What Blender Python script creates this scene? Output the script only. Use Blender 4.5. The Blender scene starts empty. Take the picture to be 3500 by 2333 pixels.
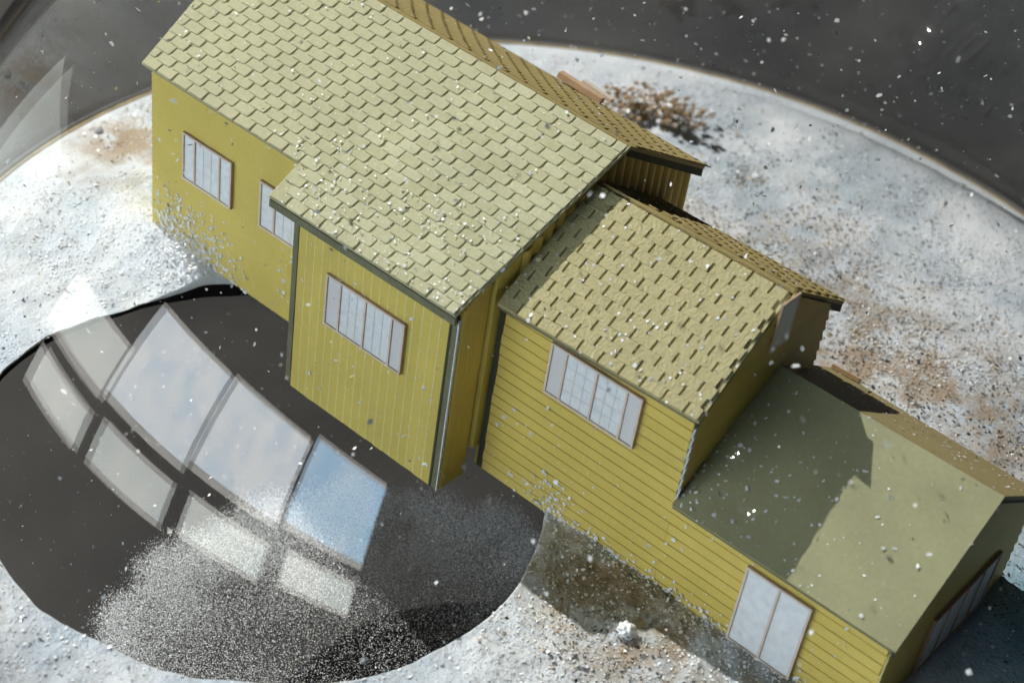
import bpy, bmesh, math, random
import numpy as np
from mathutils import Vector, Matrix, noise

S = bpy.context.scene
COL = S.collection
PI = math.pi
rng = np.random.default_rng(7)
random.seed(7)

# ------------------------------------------------------------------ camera
cam = bpy.data.cameras.new('camera')
camo = bpy.data.objects.new('camera', cam)
COL.objects.link(camo)
camo.location = (6.6037, -9.2058, 10.2825)
camo.rotation_euler = (0.9044, -0.1293, 0.7152)
cam.lens = 58.58
cam.sensor_width = 36
cam.clip_start = 0.1
cam.clip_end = 400
cam.dof.use_dof = True
cam.dof.focus_distance = 14.9
cam.dof.aperture_fstop = 0.46
S.camera = camo

# ------------------------------------------------------------------ light
world = bpy.data.worlds.new('World')
S.world = world
world.use_nodes = True
bg = world.node_tree.nodes['Background']
bg.inputs[0].default_value = (0.80, 0.90, 1.0, 1)
bg.inputs[1].default_value = 0.012

KEY_DIR = Vector((0.715, -0.075, -0.69)).normalized()
KEY_DIST = 60.0
key = bpy.data.lights.new('key_lamp', 'SPOT')
key.energy = 203000
key.color = (1.0, 0.965, 0.90)
key.shadow_soft_size = 0.28
key.spot_size = math.radians(62)
key.spot_blend = 0.2
keyo = bpy.data.objects.new('key_lamp', key)
COL.objects.link(keyo)
keyo.location = Vector((0, 1, 0)) - KEY_DIR * KEY_DIST
keyo.rotation_euler = KEY_DIR.to_track_quat('-Z', 'Y').to_euler()
PANE_L = 8.8

S.view_settings.view_transform = 'Standard'
S.view_settings.look = 'None'
S.view_settings.exposure = 0.0
S.view_settings.gamma = 1.0
S.cycles.use_denoising = True
S.cycles.max_bounces = 8
S.cycles.transparent_max_bounces = 16
S.cycles.caustics_reflective = False
S.cycles.caustics_refractive = False
S.cycles.sample_clamp_indirect = 6.0


# ------------------------------------------------------------------ materials
def new_mat(name):
    m = bpy.data.materials.new(name)
    m.use_nodes = True
    nt = m.node_tree
    return m, nt, nt.nodes['Principled BSDF']


def ramp(nt, fac, stops):
    r = nt.nodes.new('ShaderNodeValToRGB')
    el = r.color_ramp.elements
    while len(el) < len(stops):
        el.new(0.5)
    for e, (p, c) in zip(el, stops):
        e.position = p
        e.color = (c[0], c[1], c[2], 1)
    nt.links.new(fac, r.inputs[0])
    return r.outputs[0]


def pos_noise(nt, scale, detail=3, rough=0.55, stretch=None):
    g = nt.nodes.new('ShaderNodeNewGeometry')
    n = nt.nodes.new('ShaderNodeTexNoise')
    n.inputs['Scale'].default_value = scale
    n.inputs['Detail'].default_value = detail
    n.inputs['Roughness'].default_value = rough
    if stretch:
        mp = nt.nodes.new('ShaderNodeMapping')
        mp.inputs['Scale'].default_value = stretch
        nt.links.new(g.outputs['Position'], mp.inputs[0])
        nt.links.new(mp.outputs[0], n.inputs['Vector'])
    else:
        nt.links.new(g.outputs['Position'], n.inputs['Vector'])
    return n.outputs['Fac']


def card(name, col, var=0.10, rough=0.75, bump=0.25, bscale=60.0, spec=0.25, vscale=1.6, objvar=0.0, bdist=0.02, tooth=0.5):
    """painted card or wood: base colour with slow mottling, fine paper tooth as bump"""
    m, nt, b = new_mat(name)
    a = pos_noise(nt, vscale, 4)
    lo = [c * (1 - var) for c in col]
    hi = [min(1, c * (1 + var)) for c in col]
    c = ramp(nt, a, [(0.3, lo), (0.7, hi)])
    f = pos_noise(nt, bscale * 0.5, 2)
    mx = nt.nodes.new('ShaderNodeMix')
    mx.data_type = 'RGBA'
    mx.blend_type = 'MULTIPLY'
    mx.inputs[0].default_value = tooth
    nt.links.new(c, mx.inputs[6])
    nt.links.new(ramp(nt, f, [(0.25, (0.80, 0.80, 0.80)), (0.75, (1.16, 1.16, 1.16))]), mx.inputs[7])
    out = mx.outputs[2]
    if objvar:
        oi = nt.nodes.new('ShaderNodeObjectInfo')
        mx2 = nt.nodes.new('ShaderNodeMix')
        mx2.data_type = 'RGBA'
        mx2.blend_type = 'MULTIPLY'
        mx2.inputs[0].default_value = 1.0
        nt.links.new(out, mx2.inputs[6])
        nt.links.new(ramp(nt, oi.outputs['Random'], [(0, (1 - objvar, 1 - objvar, 1 - objvar * 1.3)), (1, (1 + objvar * .4, 1 + objvar * .5, 1 + objvar))]), mx2.inputs[7])
        out = mx2.outputs[2]
    nt.links.new(out, b.inputs['Base Color'])
    b.inputs['Roughness'].default_value = rough
    b.inputs['Specular IOR Level'].default_value = spec
    if bump:
        bp = nt.nodes.new('ShaderNodeBump')
        bp.inputs['Strength'].default_value = bump
        bp.inputs['Distance'].default_value = bdist
        nt.links.new(pos_noise(nt, bscale, 3, 0.6), bp.inputs['Height'])
        nt.links.new(bp.outputs[0], b.inputs['Normal'])
    return m


M = {}
M['roof'] = card('roof_card', (0.54, 0.52, 0.33), 0.07, 0.7, 0.45, 42, objvar=0.10, tooth=0.3)
M['roof_wing'] = card('wing_roof_card', (0.52, 0.47, 0.25), 0.05, 0.7, 0.75, 36, objvar=0.03)
M['roof_plain'] = card('plain_roof_card', (0.375, 0.368, 0.215), 0.09, 0.6, 0.12, 50, tooth=0.3)
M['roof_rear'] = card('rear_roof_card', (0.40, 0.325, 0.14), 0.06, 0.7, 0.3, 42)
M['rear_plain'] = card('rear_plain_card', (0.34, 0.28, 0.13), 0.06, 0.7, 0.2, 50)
M['yellow'] = card('yellow_card', (0.73, 0.595, 0.15), 0.06, 0.55, 0.10, 60, spec=0.35, objvar=0.05, tooth=0.2)
M['yellow2'] = card('ochre_card', (0.76, 0.595, 0.15), 0.06, 0.55, 0.10, 60, spec=0.35, objvar=0.04, tooth=0.2)
M['scored'] = card('scored_line_card', (0.58, 0.45, 0.11), 0.1, 0.7, 0)
M['batten'] = card('pale_batten', (0.84, 0.76, 0.34), 0.05, 0.55, 0.1, 60)
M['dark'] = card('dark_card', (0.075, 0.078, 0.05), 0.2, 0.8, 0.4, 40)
M['trim'] = card('grey_green_card', (0.20, 0.20, 0.13), 0.15, 0.8, 0.5, 40)
M['white_edge'] = card('white_card_core', (0.72, 0.78, 0.82), 0.04, 0.7, 0)
M['wood'] = card('pale_wood', (0.76, 0.66, 0.58), 0.10, 0.6, 0.2, 30)
M['burnt'] = card('laser_cut_wood_edge', (0.52, 0.38, 0.27), 0.2, 0.7, 0.2, 30)
M['stick'] = card('bare_wood', (0.62, 0.43, 0.28), 0.12, 0.6, 0.3, 25)
M['pane'] = card('white_panel', (0.86, 0.91, 0.96), 0.03, 0.5, 0.05, 30)
M['line'] = card('engraved_line', (0.78, 0.74, 0.68), 0.05, 0.7, 0)
M['flake'] = card('white_flake', (0.88, 0.90, 0.92), 0.06, 0.35, 0, spec=0.6, vscale=30)
M['flake_tan'] = card('tan_grit', (0.54, 0.43, 0.29), 0.25, 0.7, 0, vscale=20)
M['flake_dark'] = card('dark_grit', (0.10, 0.10, 0.105), 0.4, 0.7, 0, vscale=20)
M['moss'] = card('dried_moss', (0.46, 0.33, 0.20), 0.35, 0.9, 0, vscale=6)
M['black'] = card('black_tray', (0.011, 0.010, 0.009), 0.3, 1.0, 0.0, 6, vscale=0.8, spec=0.0)
M['table'] = card('dark_table', (0.024, 0.0225, 0.021), 0.5, 0.6, 0.0, 6, vscale=0.35)
M['seal'] = card('grey_seal', (0.16, 0.16, 0.17), 0.15, 0.35, 0, spec=0.5, vscale=4)
M['glue'] = card('yellowed_glue', (0.42, 0.34, 0.20), 0.3, 0.5, 0, vscale=5)
M['pebble'] = card('grey_pebble', (0.40, 0.41, 0.45), 0.2, 0.8, 0.4, 20)
M['window_frame'] = card('window_frame_paint', (0.10, 0.10, 0.095), 0.1, 0.6, 0)


def shutter_mat():
    m, nt, b = new_mat('louvred_panel')
    g = nt.nodes.new('ShaderNodeNewGeometry')
    sx = nt.nodes.new('ShaderNodeSeparateXYZ')
    nt.links.new(g.outputs['Position'], sx.inputs[0])
    w = nt.nodes.new('ShaderNodeTexWave')
    w.wave_type = 'BANDS'
    w.bands_direction = 'Z'
    w.inputs['Scale'].default_value = 11
    nt.links.new(g.outputs['Position'], w.inputs['Vector'])
    nt.links.new(ramp(nt, w.outputs['Fac'], [(0.0, (0.70, 0.68, 0.67)), (0.5, (0.82, 0.84, 0.88))]), b.inputs['Base Color'])
    b.inputs['Roughness'].default_value = 0.5
    return m


M['shutter'] = shutter_mat()


def ground_mat():
    m, nt, b = new_mat('snow_and_grit')
    g = nt.nodes.new('ShaderNodeNewGeometry')
    sx = nt.nodes.new('ShaderNodeSeparateXYZ')
    nt.links.new(g.outputs['Position'], sx.inputs[0])
    # pale blue-grey paint to white snow
    c = ramp(nt, pos_noise(nt, 0.75, 6, 0.6), [(0.34, (0.52, 0.62, 0.72)), (0.47, (0.68, 0.74, 0.81)), (0.60, (0.81, 0.85, 0.89))])

    def over(base, fac, col):
        mx = nt.nodes.new('ShaderNodeMix')
        mx.data_type = 'RGBA'
        nt.links.new(fac, mx.inputs[0])
        nt.links.new(base, mx.inputs[6])
        mx.inputs[7].default_value = (*col, 1)
        return mx.outputs[2]

    def math_(op, a, bb):
        n = nt.nodes.new('ShaderNodeMath')
        n.operation = op
        n.use_clamp = True
        for i, v in enumerate((a, bb)):
            if isinstance(v, (int, float)):
                n.inputs[i].default_value = v
            else:
                nt.links.new(v, n.inputs[i])
        return n.outputs[0]

    def blob(cx, cy, r):
        vm = nt.nodes.new('ShaderNodeVectorMath')
        vm.operation = 'DISTANCE'
        nt.links.new(g.outputs['Position'], vm.inputs[0])
        vm.inputs[1].default_value = (cx, cy, 0)
        mr = nt.nodes.new('ShaderNodeMapRange')
        mr.inputs[1].default_value = r
        mr.inputs[2].default_value = r * 0.25
        nt.links.new(vm.outputs['Value'], mr.inputs[0])
        return mr.outputs[0]
    tan_n = ramp(nt, pos_noise(nt, 1.7, 6, 0.65), [(0.42, (0, 0, 0)), (0.56, (1, 1, 1))])
    area = math_('ADD', math_('ADD', blob(0.4, 4.3, 2.2), blob(2.6, 4.2, 1.9)), math_('ADD', blob(-6.0, 1.0, 1.2), math_('ADD', blob(2.5, -0.5, 1.1), blob(1.5, -0.35, 0.8))))  # last two blobs: tan ground, also darkening the shaded strip by the wall
    c = over(c, math_('MULTIPLY', math_('MULTIPLY', tan_n, area), 0.85), (0.42, 0.31, 0.20))
    grit = ramp(nt, pos_noise(nt, 13, 3, 0.7), [(0.56, (0, 0, 0)), (0.64, (1, 1, 1))])
    area2 = math_('ADD', math_('ADD', blob(0.6, 4.6, 2.8), blob(2.9, 4.0, 2.3)), math_('ADD', blob(2.3, -0.9, 1.6), math_('ADD', blob(4.8, 2.0, 1.5), 0.03)))
    c = over(c, math_('MULTIPLY', math_('MULTIPLY', grit, area2), 0.8), (0.10, 0.105, 0.115))
    bluep = ramp(nt, pos_noise(nt, 0.9, 3), [(0.44, (0, 0, 0)), (0.56, (1, 1, 1))])
    c = over(c, math_('MULTIPLY', math_('MULTIPLY', bluep, blob(-0.9, 6.6, 2.6)), 0.8), (0.42, 0.50, 0.56))
    c = over(c, math_('MULTIPLY', blob(4.9, 2.3, 1.9), 0.92), (0.20, 0.40, 0.52))
    wall_shade = ramp(nt, pos_noise(nt, 6, 5, 0.7), [(0.36, (0, 0, 0)), (0.54, (1, 1, 1))])  # olive-brown paint deepening the shadow on the ground along the front wall
    c = over(c, math_('MULTIPLY', math_('MULTIPLY', wall_shade, math_('ADD', math_('ADD', blob(1.35, -0.35, 0.75), blob(2.1, -0.15, 0.7)), blob(3.2, -0.15, 0.8))), 0.75), (0.19, 0.155, 0.085))
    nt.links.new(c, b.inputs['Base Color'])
    b.inputs['Roughness'].default_value = 0.75
    b.inputs['Specular IOR Level'].default_value = 0.3
    bp = nt.nodes.new('ShaderNodeBump')
    bp.inputs['Strength'].default_value = 0.65
    bp.inputs['Distance'].default_value = 0.03
    nt.links.new(pos_noise(nt, 26, 5, 0.65), bp.inputs['Height'])
    nt.links.new(bp.outputs[0], b.inputs['Normal'])
    return m


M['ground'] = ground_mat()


def glass_mat(name, ior, tint):
    m, nt, b = new_mat(name)
    nt.nodes.remove(b)
    out = nt.nodes['Material Output']
    t = nt.nodes.new('ShaderNodeBsdfTransparent')
    t.inputs[0].default_value = (*tint, 1)
    g = nt.nodes.new('ShaderNodeBsdfGlossy')
    g.inputs['Roughness'].default_value = 0.0
    # Fresnel reflectance of a thin pane, the same from both sides: r0 + (1 - r0)(1 - |n.i|)^5
    ge = nt.nodes.new('ShaderNodeNewGeometry')
    dt = nt.nodes.new('ShaderNodeVectorMath')
    dt.operation = 'DOT_PRODUCT'
    nt.links.new(ge.outputs['Normal'], dt.inputs[0])
    nt.links.new(ge.outputs['Incoming'], dt.inputs[1])
    r0 = ((ior - 1) / (ior + 1)) ** 2
    prev = dt.outputs['Value']
    for op, v in (('ABSOLUTE', None), ('SUBTRACT', 1.0), ('POWER', 5.0), ('MULTIPLY', 1 - r0), ('ADD', r0)):
        n = nt.nodes.new('ShaderNodeMath')
        n.operation = op
        n.use_clamp = True
        if op == 'SUBTRACT':
            n.inputs[0].default_value = v
            nt.links.new(prev, n.inputs[1])
        else:
            nt.links.new(prev, n.inputs[0])
            if v is not None:
                n.inputs[1].default_value = v
        prev = n.outputs[0]
    mx = nt.nodes.new('ShaderNodeMixShader')
    nt.links.new(prev, mx.inputs[0])
    nt.links.new(t.outputs[0], mx.inputs[1])
    nt.links.new(g.outputs[0], mx.inputs[2])
    nt.links.new(mx.outputs[0], out.inputs[0])
    return m


M['glass'] = glass_mat('globe_glass', 1.50, (0.99, 0.995, 0.995))


def pane_mat(name, stops, scale, strength):
    """daylight seen through a window: a cloudy sky"""
    m, nt, b = new_mat(name)
    nt.nodes.remove(b)
    e = nt.nodes.new('ShaderNodeEmission')
    e.inputs[1].default_value = strength
    nt.links.new(ramp(nt, pos_noise(nt, scale, 5, 0.55, (1, 1, 0.45)), stops), e.inputs[0])
    nt.links.new(e.outputs[0], nt.nodes['Material Output'].inputs[0])
    return m


M['sky_grey'] = pane_mat('overcast_sky_pane', [(0.32, (0.66, 0.79, 0.90)), (0.5, (0.84, 0.90, 0.95)), (0.68, (0.97, 0.98, 0.98))], 1.1, PANE_L)
M['sky_blue'] = pane_mat('blue_sky_pane', [(0.38, (0.34, 0.60, 0.86)), (0.54, (0.60, 0.80, 0.97)), (0.66, (0.95, 0.97, 1.0))], 0.14, PANE_L * .95)
M['sky_low'] = pane_mat('lower_sky_pane', [(0.3, (0.66, 0.74, 0.72)), (0.7, (0.94, 0.94, 0.88))], 0.4, PANE_L * 0.85)

M['sky_band'] = pane_mat('ghost_image_glow', [(0.3, (0.75, 0.74, 0.70)), (0.7, (0.95, 0.92, 0.86))], 0.5, PANE_L * 0.48)  # dimmer glowing bands at pane edges, imitating the doubled reflection in the glass
M['sky_dim'] = pane_mat('dim_sky_pane', [(0.3, (0.70, 0.80, 0.76)), (0.7, (0.90, 0.95, 0.90))], 0.4, PANE_L * 0.22)


# ------------------------------------------------------------------ helpers
def mesh_obj(name, verts, faces, mat, parent=None, smooth=False):
    me = bpy.data.meshes.new(name)
    me.from_pydata([tuple(v) for v in verts], [], faces)
    me.update()
    bm = bmesh.new()
    bm.from_mesh(me)
    bmesh.ops.recalc_face_normals(bm, faces=bm.faces)
    bm.to_mesh(me)
    bm.free()
    if mat is not None:
        me.materials.append(mat)
    if smooth:
        me.shade_smooth()
    o = bpy.data.objects.new(name, me)
    COL.objects.link(o)
    if parent is not None:
        o.parent = parent
    return o


def tag(o, label=None, cat=None, group=None, kind=None):
    if label:
        o['label'] = label
    if cat:
        o['category'] = cat
    if group:
        o['group'] = group
    if kind:
        o['kind'] = kind
    return o


def empty(name, loc=(0, 0, 0)):
    o = bpy.data.objects.new(name, None)
    o.location = loc
    o.empty_display_size = 0.2
    COL.objects.link(o)
    return o


V = Vector
BOXF = [(0, 1, 2, 3), (4, 7, 6, 5), (0, 4, 5, 1), (1, 5, 6, 2), (2, 6, 7, 3), (3, 7, 4, 0)]


class MB:
    def __init__(s):
        s.v, s.f = [], []

    def add(s, verts, faces):
        k = len(s.v)
        s.v += [V(v) for v in verts]
        s.f += [tuple(i + k for i in f) for f in faces]
        return s

    def box(s, x0, x1, y0, y1, z0, z1):
        return s.add([(x0, y0, z0), (x1, y0, z0), (x1, y1, z0), (x0, y1, z0), (x0, y0, z1), (x1, y0, z1), (x1, y1, z1), (x0, y1, z1)], BOXF)

    def slab(s, quad, down):
        """quad of four points plus the same four moved by the vector down"""
        q = [V(p) for p in quad]
        return s.add(q + [p + V(down) for p in q], BOXF)

    def bar(s, a, b, up, side):
        """bar from a to b with cross-section vectors up and side"""
        a, b, up, side = V(a), V(b), V(up), V(side)
        return s.add([a, a + side, a + side + up, a + up, b, b + side, b + side + up, b + up], BOXF)

    def build(s, name, mat, parent=None, smooth=False):
        return mesh_obj(name, s.v, s.f, mat, parent, smooth)


def fbm(x, y, z=0.0, o=4):
    return noise.fractal(V((x, y, z)), 1.0, 2.0, o)


def lerp(a, b, t):
    return a + (b - a) * t


def flake_mesh(name, P, N, size, mat, parent=None, tilt=0.5, lift=0.3):
    """many small bent paper flakes in one mesh: P points, N normals, size per flake"""
    P, N, size = np.asarray(P, float), np.asarray(N, float), np.asarray(size, float)
    n = len(P)
    N = N + rng.normal(0, tilt, (n, 3))
    N /= np.linalg.norm(N, axis=1)[:, None]
    a = rng.normal(size=(n, 3))
    X = np.cross(N, a)
    X /= np.linalg.norm(X, axis=1)[:, None]
    Y = np.cross(N, X)
    asp = rng.uniform(0.35, 1.0, n)
    vs = []
    k = 5
    base_ang = np.linspace(0, 2 * PI, k, endpoint=False)
    for i in range(k):
        r = size * rng.uniform(0.55, 1.1, n) * 0.5
        an = base_ang[i] + rng.uniform(-.35, .35, n)
        bend = (np.cos(an) ** 2) * size * rng.uniform(0.0, 0.45, n) * 0.5
        vs.append(P + X * (r * np.cos(an))[:, None] + Y * (r * np.sin(an) * asp)[:, None] + N * (bend + lift * size * 0.5)[:, None])
    verts = np.stack(vs, 1).reshape(-1, 3)
    idx = np.arange(n)[:, None] * k
    tri = np.concatenate([idx + np.array([0, i, i + 1]) for i in range(1, k - 1)], 0)
    me = bpy.data.meshes.new(name)
    me.vertices.add(len(verts))
    me.vertices.foreach_set('co', verts.ravel())
    me.loops.add(len(tri) * 3)
    me.loops.foreach_set('vertex_index', tri.ravel().astype(np.int32))
    me.polygons.add(len(tri))
    me.polygons.foreach_set('loop_start', np.arange(0, len(tri) * 3, 3, dtype=np.int32))
    me.update(calc_edges=True)
    me.materials.append(mat)
    o = bpy.data.objects.new(name, me)
    COL.objects.link(o)
    if parent is not None:
        o.parent = parent
    return o


# ------------------------------------------------------------------ table and globe
GC = V((-0.28, 1.88, -0.7))
RD = 6.70            # radius of the round ground
GR = math.sqrt(RD ** 2 + 0.49)

mb = MB()
mb.box(-80, 80, -60, 100, -8.0, -7.5)
tag(mb.build('table_top', M['table']), kind='structure')


def sphere_part(name, c, r, zmin, mat, parent, nu=160, nv=80):
    t1 = math.acos(max(-1, (zmin - c.z) / r))
    vs = [V((c.x, c.y, c.z + r))]
    fs = []
    for j in range(1, nv + 1):
        t = t1 * j / nv
        for i in range(nu):
            a = 2 * PI * i / nu
            vs.append(V((c.x + r * math.sin(t) * math.cos(a), c.y + r * math.sin(t) * math.sin(a), c.z + r * math.cos(t))))
    for i in range(nu):
        fs.append((0, 1 + i, 1 + (i + 1) % nu))
    for j in range(nv - 1):
        for i in range(nu):
            a, b = 1 + j * nu + i, 1 + j * nu + (i + 1) % nu
            fs.append((a, a + nu, b + nu, b))
    return mesh_obj(name, vs, fs, mat, parent, True)


globe = empty('snow_globe', (GC.x, GC.y, -7.5))
tag(globe, 'clear glass globe on a black ring stand enclosing the yellow model house', 'snow globe')
GO = V(globe.location)


def rel(o, root):
    o.matrix_parent_inverse = Matrix.Translation(-V(root.location))
    return o


rel(sphere_part('outer_glass', GC, GR, GC.z - GR + 0.0005, M['glass'], globe, 160, 128), globe)
rel(sphere_part('inner_glass', GC + V((0.06, -0.12, 0.05)), GR - 0.15, GC.z + 0.05 - GR + 0.1505, M['glass'], globe, 160, 128), globe)


def lathe(profile, c, n=160):
    vs, fs = [], []
    for (r, z) in profile:
        for i in range(n):
            a = 2 * PI * i / n
            vs.append(V((c.x + r * math.cos(a), c.y + r * math.sin(a), z)))
    for j in range(len(profile) - 1):
        for i in range(n):
            a, b = j * n + i, j * n + (i + 1) % n
            fs.append((a, b, b + n, a + n))
    return vs, fs


vs, fs = lathe([(2.3, -7.45), (2.3, -7.06), (2.9, -6.82), (3.1, -6.79), (3.3, -7.2), (3.3, -7.498)], GC)
rel(mesh_obj('ring_stand', vs, fs, M['black'], globe, False), globe)
vs, fs = lathe([(RD - .055, -0.10), (RD - .05, 0.02), (RD - .03, 0.035), (RD - .002, 0.02), (RD, -0.12)], GC, 200)
rel(mesh_obj('sealing_ring', vs, fs, M['seal'], globe, True), globe)
vs, fs = lathe([(RD - .11, -0.02), (RD - .10, 0.014), (RD - .07, 0.018), (RD - .058, -0.02)], GC, 200)
rel(mesh_obj('glue_bead', vs, fs, M['glue'], globe, True), globe)

# ------------------------------------------------------------------ snow ground with a round hole
HC = V((-1.36, -1.33, 0))
hole_pts = [(-3.787, -2.473), (-3.964, -1.757), (-3.885, -1.149), (-3.744, -0.589), (-3.597, -0.238), (-3.401, 0.049), (-2.6, 0.92), (-1.36, 1.27), (-0.1, 1.0),
            (0.769, -0.007), (1.037, -0.474), (1.159, -0.762), (1.254, -1.153), (1.261, -1.544), (1.209, -1.909), (1.064, -2.413), (0.847, -2.777), (0.366, -3.297),
            (-0.006, -3.591), (-0.569, -3.774), (-1.305, -3.925), (-1.895, -3.83), (-2.6, -3.6), (-3.3, -3.1)]
ha = np.array([math.atan2(y - HC.y, x - HC.x) for x, y in hole_pts])
hr = np.array([math.hypot(y - HC.y, x - HC.x) for x, y in hole_pts])
od = np.argsort(ha)
ha, hr = ha[od], hr[od]


def hole_r(a):
    a = (a + PI) % (2 * PI) - PI
    return float(np.interp(a, ha, hr, period=2 * PI))


# smooth the interpolated outline once
_an = np.linspace(-PI, PI, 361)[:-1]
_hr = np.array([hole_r(a) for a in _an])
for _ in range(6):
    _hr = (np.roll(_hr, 1) + _hr * 2 + np.roll(_hr, -1)) / 4
_hr = _hr + np.array([0.012 * fbm(6 * math.cos(a), 6 * math.sin(a), 3) for a in _an])


def hole_rs(a):
    a = (a + PI) % (2 * PI) - PI
    return float(np.interp(a, _an, _hr, period=2 * PI))


def ground_z(x, y):
    z = 0.035 * fbm(x * 0.8, y * 0.8, 1.3) + 0.02 * fbm(x * 4, y * 4, 2.1, 3)
    z += 0.27 * math.exp(-(((x + 4.3) / 1.0) ** 2 + ((y + 0.10) / 0.42) ** 2))      # drift at the left corner of the house
    z += 0.07 * math.exp(-(((x + 3.5) / 0.45) ** 2 + ((y + 0.02) / 0.3) ** 2))
    z += 0.07 * math.exp(-((y + 0.1) / 0.3) ** 2) / (1 + math.exp(-(x - 1.2) * 4))    # bank along the front wall
    z += 0.10 * math.exp(-(((x + 5.8) / 1.4) ** 2 + ((y - 0.5) / 1.2) ** 2))
    d = math.hypot(x - GC.x, y - GC.y)
    if d > RD - .5:
        z *= max(0, (RD - .06 - d) / 0.44)
    return z


NA, NR = 600, 130
gv, gf = [], []
for i in range(NA):
    a = 2 * PI * i / NA
    ca, sa = math.cos(a), math.sin(a)
    r0 = hole_rs(a)
    dx, dy = HC.x - GC.x, HC.y - GC.y
    bq = dx * ca + dy * sa
    r1 = -bq + math.sqrt(bq * bq - (dx * dx + dy * dy - (RD - .06) ** 2))
    # rim of the cut-out: underside, edge, then the surface
    gv.append(V((HC.x + r0 * ca, HC.y + r0 * sa, -0.065)))
    for j in range(NR):
        t = j / (NR - 1)
        r = lerp(r0, r1, t ** 1.25)
        x, y = HC.x + r * ca, HC.y + r * sa
        z = ground_z(x, y)
        if j == 0:
            z = z * 0.5 - 0.01
        gv.append(V((x, y, z)))
NK = NR + 1
for i in range(NA):
    k, k2 = i * NK, ((i + 1) % NA) * NK
    for j in range(NK - 1):
        gf.append((k + j, k + j + 1, k2 + j + 1, k2 + j))
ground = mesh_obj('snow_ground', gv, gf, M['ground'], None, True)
ground.data.materials.append(M['black'])
for pl_ in ground.data.polygons:          # the cut card edge of the hole
    if min(pl_.vertices[:], key=lambda v: v % NK) % NK == 0:
        pl_.material_index = 1
tag(ground, kind='structure')

# ------------------------------------------------------------------ the model house
house = empty('model_house', (0.0, 1.2, 0.0))
tag(house, 'olive yellow card model house with shingled roofs and white panelled windows', 'model house')
HO = V(house.location)


def mv(o):
    o.location = V(o.location) + OFF
    return o


def put(o):
    """parent a world-space part to the house"""
    o.parent = house
    o.matrix_parent_inverse = Matrix.Translation(-HO)
    return o


def sub(o, part):
    o.parent = part
    o.matrix_parent_inverse = part.matrix_parent_inverse.inverted() @ Matrix.Translation(-HO)
    return o


# roofs: corner order ridge-left, ridge-right, eave-right, eave-left
MAIN = [V((-4.9, 1.545, 2.890)), V((-0.033, 1.445, 2.839)), V((-0.209, -0.432, 1.828)), V((-4.61, -0.440, 1.823))]
MAINB = [V((-4.9, 1.56, 2.895)), V((-0.033, 1.462, 2.845)), V((-0.05, 2.855, 2.085)), V((-4.9, 3.25, 1.96))]
WING = [V((-0.12, 1.103, 2.609)), V((1.969, 1.110, 2.613)), V((2.045, -0.045, 1.944)), V((-0.03, -0.101, 1.911))]
WINGB = [V((-0.12, 1.15, 2.632)), V((1.975, 1.155, 2.636)), V((1.95, 2.305, 1.948)), V((-0.12, 2.20, 2.000))]
GAR = [V((1.90, 1.238, 1.823)), V((4.135, 1.250, 1.831)), V((4.152, -0.059, 1.038)), V((2.010, -0.067, 1.034))]
GARB = [V((1.90, 1.241, 1.824)), V((4.135, 1.253, 1.832)), V((4.15, 2.47, 1.08)), V((1.90, 2.64, 0.98))]


OFF = V((0.08, -0.094, 0.105))         # the main block stands a little forward of and above the wing
MAIN0, MAINB0 = MAIN, MAINB
MAIN = [p_ + OFF for p_ in MAIN]
MAINB = [p_ + OFF for p_ in MAINB]


def bil(Q, s, t):
    return lerp(lerp(Q[0], Q[1], s), lerp(Q[3], Q[2], s), t)


def nrm(Q):
    n = (Q[1] - Q[0]).cross(Q[3] - Q[0]).normalized()
    return n if n.z > 0 else -n


T_EAVE, S_BAY = 17 / 21, 0.487
nM = nrm(MAIN)
# main roof deck, L-shaped: it runs on down over the bay
mb = MB()
poly = [bil(MAIN, 0, 0), bil(MAIN, 1, 0), bil(MAIN, 1, 1), bil(MAIN, S_BAY, 1), bil(MAIN, S_BAY, T_EAVE), bil(MAIN, 0, T_EAVE)]
dn = -nM * 0.035
mb.add(poly + [p + dn for p in poly], [(0, 5, 4, 3, 2, 1), (6, 7, 8, 9, 10, 11)] + [(i, (i + 1) % 6, (i + 1) % 6 + 6, i + 6) for i in range(6)])
main_roof = put(mb.build('main_roof', M['roof']))
main_roof['label'] = 'large front slope covered in raised shingles'


def shingle_mesh(name, w, h, th, mat, chamfer=0.018, bev=0.008, top=1.35, taper=0.28):
    """one wedge shingle: thick rounded lower edge, thin upper edge running under the next course"""
    c = chamfer
    H = h * top
    out = [(c, 0), (w - c, 0), (w - c * .3, c * .35), (w, c), (w, H), (0, H), (0, c), (c * .3, c * .35)]
    cx, cy = w / 2, H / 2

    def zt(y):
        return lerp(th, th * taper, y / H)
    vs, n = [], len(out)
    for x, y in out:
        vs.append((x, y, -0.004))
    for x, y in out:
        vs.append((x, y, zt(y) - bev * 0.8))
    for x, y in out:
        ix = x + (bev if x < cx else -bev)
        iy = y + (bev if y < cy else 0)
        vs.append((ix, iy, zt(y)))
    fs = []
    for i in range(n):
        j = (i + 1) % n
        fs.append((i, j, j + n, i + n))
        fs.append((i + n, j + n, j + 2 * n, i + 2 * n))
    fs.append(tuple(range(2 * n, 3 * n)))
    me = bpy.data.meshes.new(name)
    me.from_pydata(vs, [], fs)
    me.update()
    me.materials.append(mat)
    return me


def shingle_matrix(Q, s, t, w_nat, n):
    """frame on the slope at s,t: x along the course, y up the slope"""
    p = bil(Q, s, t)
    ex = (bil(Q, s + 0.01, t) - bil(Q, s - 0.01, t)).normalized()
    ey = n.cross(ex).normalized()
    if (bil(Q, s, t - 0.01) - p).dot(ey) < 0:
        ey = -ey
    return p, ex, ey


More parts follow.
